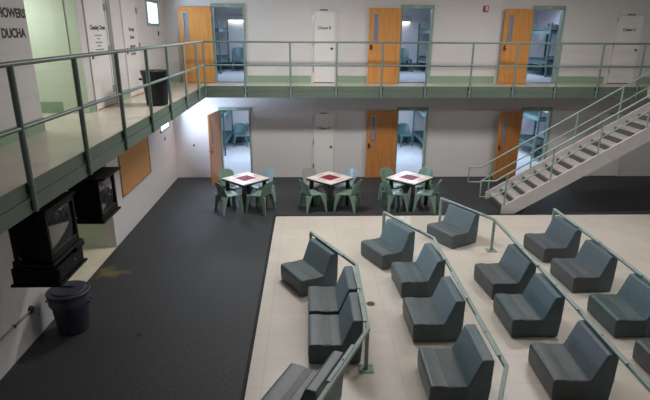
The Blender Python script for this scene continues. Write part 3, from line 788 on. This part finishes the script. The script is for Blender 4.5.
# ------------------------------------------------------------------ televisions under the left walkway
def television(y0, y1, zt, label, hood):
    w = y1 - y0; h = .58; xf = -2.90
    t = thing('television', label, 'television', (xf, (y0+y1)/2, zt - h), radians(0), group='box televisions hung under the left walkway')
    # local: screen faces +x
    hw = w/2
    b = MB(); b.box(-.10, 0, -hw, -hw + .05, 0, h); b.box(-.10, 0, hw - .05, hw, 0, h); b.box(-.10, 0, -hw + .05, hw - .05, 0, .09); b.box(-.10, 0, -hw + .05, hw - .05, h - .05, h)
    b.build('bezel', M['tv'], t, bevel=.008)
    b = MB(); n = 9; vs = []
    for i in range(n):
        for j in range(n):
            u, v = i/(n-1)*2-1, j/(n-1)*2-1
            vs.append((-.035 + .028*(1 - u*u*.5 - v*v*.5), u*(hw - .045), .07 + (h - .11)*(v+1)/2))
    b.add(vs, [(i*n+j, i*n+j+1, (i+1)*n+j+1, (i+1)*n+j) for i in range(n-1) for j in range(n-1)]); b.build('screen', M['screen'], t, smooth=True)
    b = MB()
    ring = lambda x, a, z0, z1: [(x, -a, z0), (x, a, z0), (x, a, z1), (x, -a, z1)]
    vs = ring(-.10, hw - .005, .01, h - .01) + ring(-.34, hw - .02, .02, h - .02) + ring(-.46, hw - .10, .07, h - .10)
    fs = [(0, 3, 2, 1), (8, 9, 10, 11)] + [(k*4+j, k*4+(j+1) % 4, k*4+4+(j+1) % 4, k*4+4+j) for k in range(2) for j in range(4)]
    b.add(vs, fs); b.build('cabinet', M['tvside'], t, bevel=.01)
    # bracket shelf and hangers
    b = MB(); b.box(-.42, .03, -hw - .03, hw + .03, -.035, -.005); b.build('shelf', M['tv'], t, bevel=.004)
    b = MB(); zc = ZS - (zt - h)
    b.tube([(-.40, 0, zc - .002), (-.50, 0, zc - .15), (-.50, 0, -.03), (-.38, 0, -.03)], .022, 8)
    for s in (-1, 1): b.box(-.40, -.36, s*(hw + .03) - .01, s*(hw + .03) + .01, -.03, zc)
    b.box(-.50, -.30, -.12, .12, zc - .015, zc); b.build('hanger', M['tv'], t)
    b = MB(); b.box(-.40, .10 if hood else .02, -hw - .02, hw + .04, h + .01, h + .035); b.build('top_plate', M['tvside'], t, bevel=.004)
    return t
tv = television(5.40, 6.12, 2.395, 'black box television nearest the camera, above the grey trash can', False)
def shelf_box():
    # recorder cabinet hung under the nearer television
    x0, x1, y0, y1, z0, z1 = -3.45, -2.92, 5.50, 6.20, 1.47, 1.69
    t = thing('recorder_cabinet', 'black cabinet box hung below the nearer television', 'cabinet', ((x0+x1)/2, (y0+y1)/2, z0))
    b = MB(); b.box(x0, x1, y0, y1, z0 + .03, z1); b.build('body', M['tvside'], t, world=True, bevel=.008)
    b = MB(); b.box(x0 - .02, x1 + .03, y0 - .03, y1 + .03, z0, z0 + .028); b.build('base', M['tv'], t, world=True, bevel=.004)
    b = MB(); b.box(x1, x1 + .012, y0 + .03, y1 - .03, z0 + .05, z1 - .02); f = b.build('door', M['tv'], t, world=True, bevel=.003)
    b = MB(); b.box(x1 + .0, x1 + .012, y0 + .40, y0 + .42, z0 + .14, z0 + .16); 
    k = MB(); k.lathe([(.012, 0), (.012, .01), (.004, .012)], 10); kk = k.build('lock', M['steel'], t); kk.rotation_euler = (0, pi/2, 0); kk.location = (x1 - (x0+x1)/2 + .012, .08, .15)
    b = MB(); b.box(x0 + .03, x1 + .02, y1 - .20, y1 + .04, z1 + .0, z1 + .055); b.build('control_unit', M['tv'], t, world=True, bevel=.008)
    b = MB()
    for yy in (y0 + .04, y1 - .04): b.box(x0 + .02, x0 + .05, yy - .015, yy + .015, z1, 1.772)
    b.build('hanger', M['tv'], t, world=True)
shelf_box()
television(6.88, 7.50, 2.345, 'black box television farther from the camera, beside the cork board', True)
b = MB(); b.tube([(-3.24, 5.395, 1.98), (-3.26, 5.385, 1.86), (-3.22, 5.375, 1.77), (-3.16, 5.375, 1.75), (-3.20, 5.39, 1.71), (-3.24, 5.49, 1.695)], .008, 6)
tag(b.build('cable', M['tv'], smooth=True), 'thin black cable looping behind the nearer television', 'cable')

# ------------------------------------------------------------------ bins
def bin_(loc, m, label, lid, R=.27, h=.74):
    t = thing('trash_can', label, 'trash can', loc)
    b = MB(); k = R/.30
    prof = [(.22*k, 0), (.235*k, .01), (.285*k, h - .06), (.30*k, h - .06), (.305*k, h), (.28*k, h), (.275*k, h - .05), (.225*k, .03), (.001, .03)]
    b.lathe(prof, 36); b.build('body', m, t, smooth=True)
    for s in (-1, 1):
        b = MB(); b.tube([(s*.285*k, -.06, h - .16), (s*.335*k, -.06, h - .15), (s*.345*k, 0, h - .14), (s*.335*k, .06, h - .15), (s*.285*k, .06, h - .16)], .014, 8); b.build('handle', m, t, smooth=True)
    if lid:
        b = MB(); b.lathe([(.318*k, h - .025), (.322*k, h + .005), (.31*k, h + .018), (.26*k, h + .022), (.245*k, h + .045), (.08*k, h + .062), (.001, h + .063)], 36)
        b.build('lid', m, t, smooth=True)
        b = MB(); b.box(-.09, .09, -.018, .018, h + .058, h + .085); b.build('lid_grip', m, t, bevel=.008)
        b = MB(); pr = []
        n = 36; vs = []
        rnd = random.Random(3)
        for kz, z in enumerate((h - .035, h - .10, h - .15)):
            for j in range(n): rr = (.312 + .012*rnd.random() - .006*kz)*k; vs.append((rr*cos(2*pi*j/n), rr*sin(2*pi*j/n), z - .03*rnd.random()*(kz == 2)))
        b.add(vs, [(q*n+j, q*n+(j+1) % n, (q+1)*n+(j+1) % n, (q+1)*n+j) for q in range(2) for j in range(n)]); b.build('liner', M['bag'], t, smooth=True)
    else:
        b = MB(); b.lathe([(.30*k, h), (.315*k, h + .004), (.315*k, h + .02), (.29*k, h + .022), (.288*k, h + .002)], 36); b.build('rim', m, t, smooth=True)
    return t
bin_((-3.58, 6.95, 0), M['can'], 'dark grey trash can with lid and clear liner on the floor below the televisions', True, R=.285, h=.64)
bin_((-3.085, 10.72, ZU), M['canblack'], 'black open trash can on the upper walkway behind the railing', False, R=.27, h=.66)

# ------------------------------------------------------------------ wall-mounted small things
t = thing('cork_board', 'wide tan cork board with thin wooden frame on the lower left wall', 'board', (XW, 11.68, .90))
b = MB(); b.box(XW, XW + .015, 10.70, 12.70, .92, 1.88); b.build('cork_panel', M['cork'], t, world=True)
b = MB(); y0, y1, z0, z1 = 10.66, 12.74, .88, 1.92; f = .04
b.box(XW, XW + .03, y0, y0 + f, z0, z1); b.box(XW, XW + .03, y1 - f, y1, z0, z1); b.box(XW, XW + .03, y0 + f, y1 - f, z0, z0 + f); b.box(XW, XW + .03, y0 + f, y1 - f, z1 - f, z1)
b.build('frame', M['corkframe'], t, world=True, bevel=.004)
def sheet(y0, y1, z0, z1, lab):
    b = MB(); b.box(XW, XW + .004, y0, y1, z0, z1); tag(b.build('notice', M['paper']), lab, 'notice')
sheet(12.95, 13.30, 1.48, 1.92, 'small pale notice sheet on the wall between cork board and lower window')
sheet(14.15, 14.45, 4.0, 4.33, 'small pale notice sheet below the upper corner window')
def plate(x, y, z, ax, lab, nm='wall_switch', m='darkmetal', s=.05):
    t = thing(nm, lab, 'switch', (x, y, z))
    b = MB()
    if ax == 'x': b.box(0, .012, -s*.7, s*.7, -s, s)
    else: b.box(-s*.7, s*.7, -.012, 0, -s, s)
    b.build('plate', M[m], t, bevel=.003)
    b = MB()
    if ax == 'x': b.box(.012, .022, -.01, .01, -.018, .018)
    else: b.box(-.01, .01, -.022, -.012, -.018, .018)
    b.build('toggle', M['ink'], t)
plate(-3.45, YB, 1.0, 'y', 'small dark switch plate on the lower rear wall left of the standing oak door', s=.035)
plate(XW, 14.30, 1.42, 'x', 'small dark switch plate just below the lower corner window', s=.05)
plate(XW, 14.62, 4.22, 'x', 'small dark switch plate beside the notice below the upper window', s=.06)
t = thing('fire_alarm', 'red fire alarm strobe with white lens on the upper rear wall', 'alarm', (5.01, YB, 4.83))
b = MB(); b.box(-.075, .075, -.045, 0, -.0, .17); b.build('housing', M['alarmred'], t, bevel=.008)
b = MB(); b.box(-.012, .032, -.075, -.045, .03, .15); b.build('strobe_lens', M['alarmwhite'], t, bevel=.008)
b = MB()
for k in range(4): b.box(-.065, -.022, -.052, -.045, .035 + k*.03, .05 + k*.03)
b.build('horn_grille', M['darkred'], t)
# conduit and socket on the lower left wall
t = thing('wall_conduit', 'thin grey conduit ending in a round dark box on the lower left wall', 'conduit', (XW, 6.65, .5))
b = MB(); b.tube([(XW + .02, 4.6, .52), (XW + .02, 6.6, .50)], .014, 8); b.build('pipe', M['steel'], t, world=True, smooth=True)
b = MB(); b.lathe([(.06, 0), (.06, .025), (.05, .04), (.03, .045), (.001, .045)], 18); o = b.build('junction_box', M['darkmetal'], t, smooth=True); o.rotation_euler = (0, pi/2, 0)
b = MB(); b.lathe([(.025, 0), (.025, .035), (.001, .036)], 12); o = b.build('clamp', M['darkmetal'], t, smooth=True); o.rotation_euler = (0, pi/2, 0); o.location = (0, -.45, 0)
# floor drains
def drain(x, y, z, r, m, lab):
    t = thing('floor_drain', lab, 'drain', (x, y, z))
    b = MB(); b.lathe([(r, 0), (r, .003), (r*.86, .005), (r*.84, .003), (.001, .003)], 28); b.build('cover', m, t, smooth=True)
    b = MB()
    for k in range(-2, 3): b.box(-r*.6, r*.6, k*r*.28 - .004, k*r*.28 + .004, .003, .0045)
    b.build('slots', M['ink'], t)
drain(1.02, 7.57, .006, .075, M['drain'], 'round brass floor drain cover between the first two seat rows')
drain(-2.55, 6.76, 0, .06, M['ink'], 'small round dark floor cover on the carpet at left')
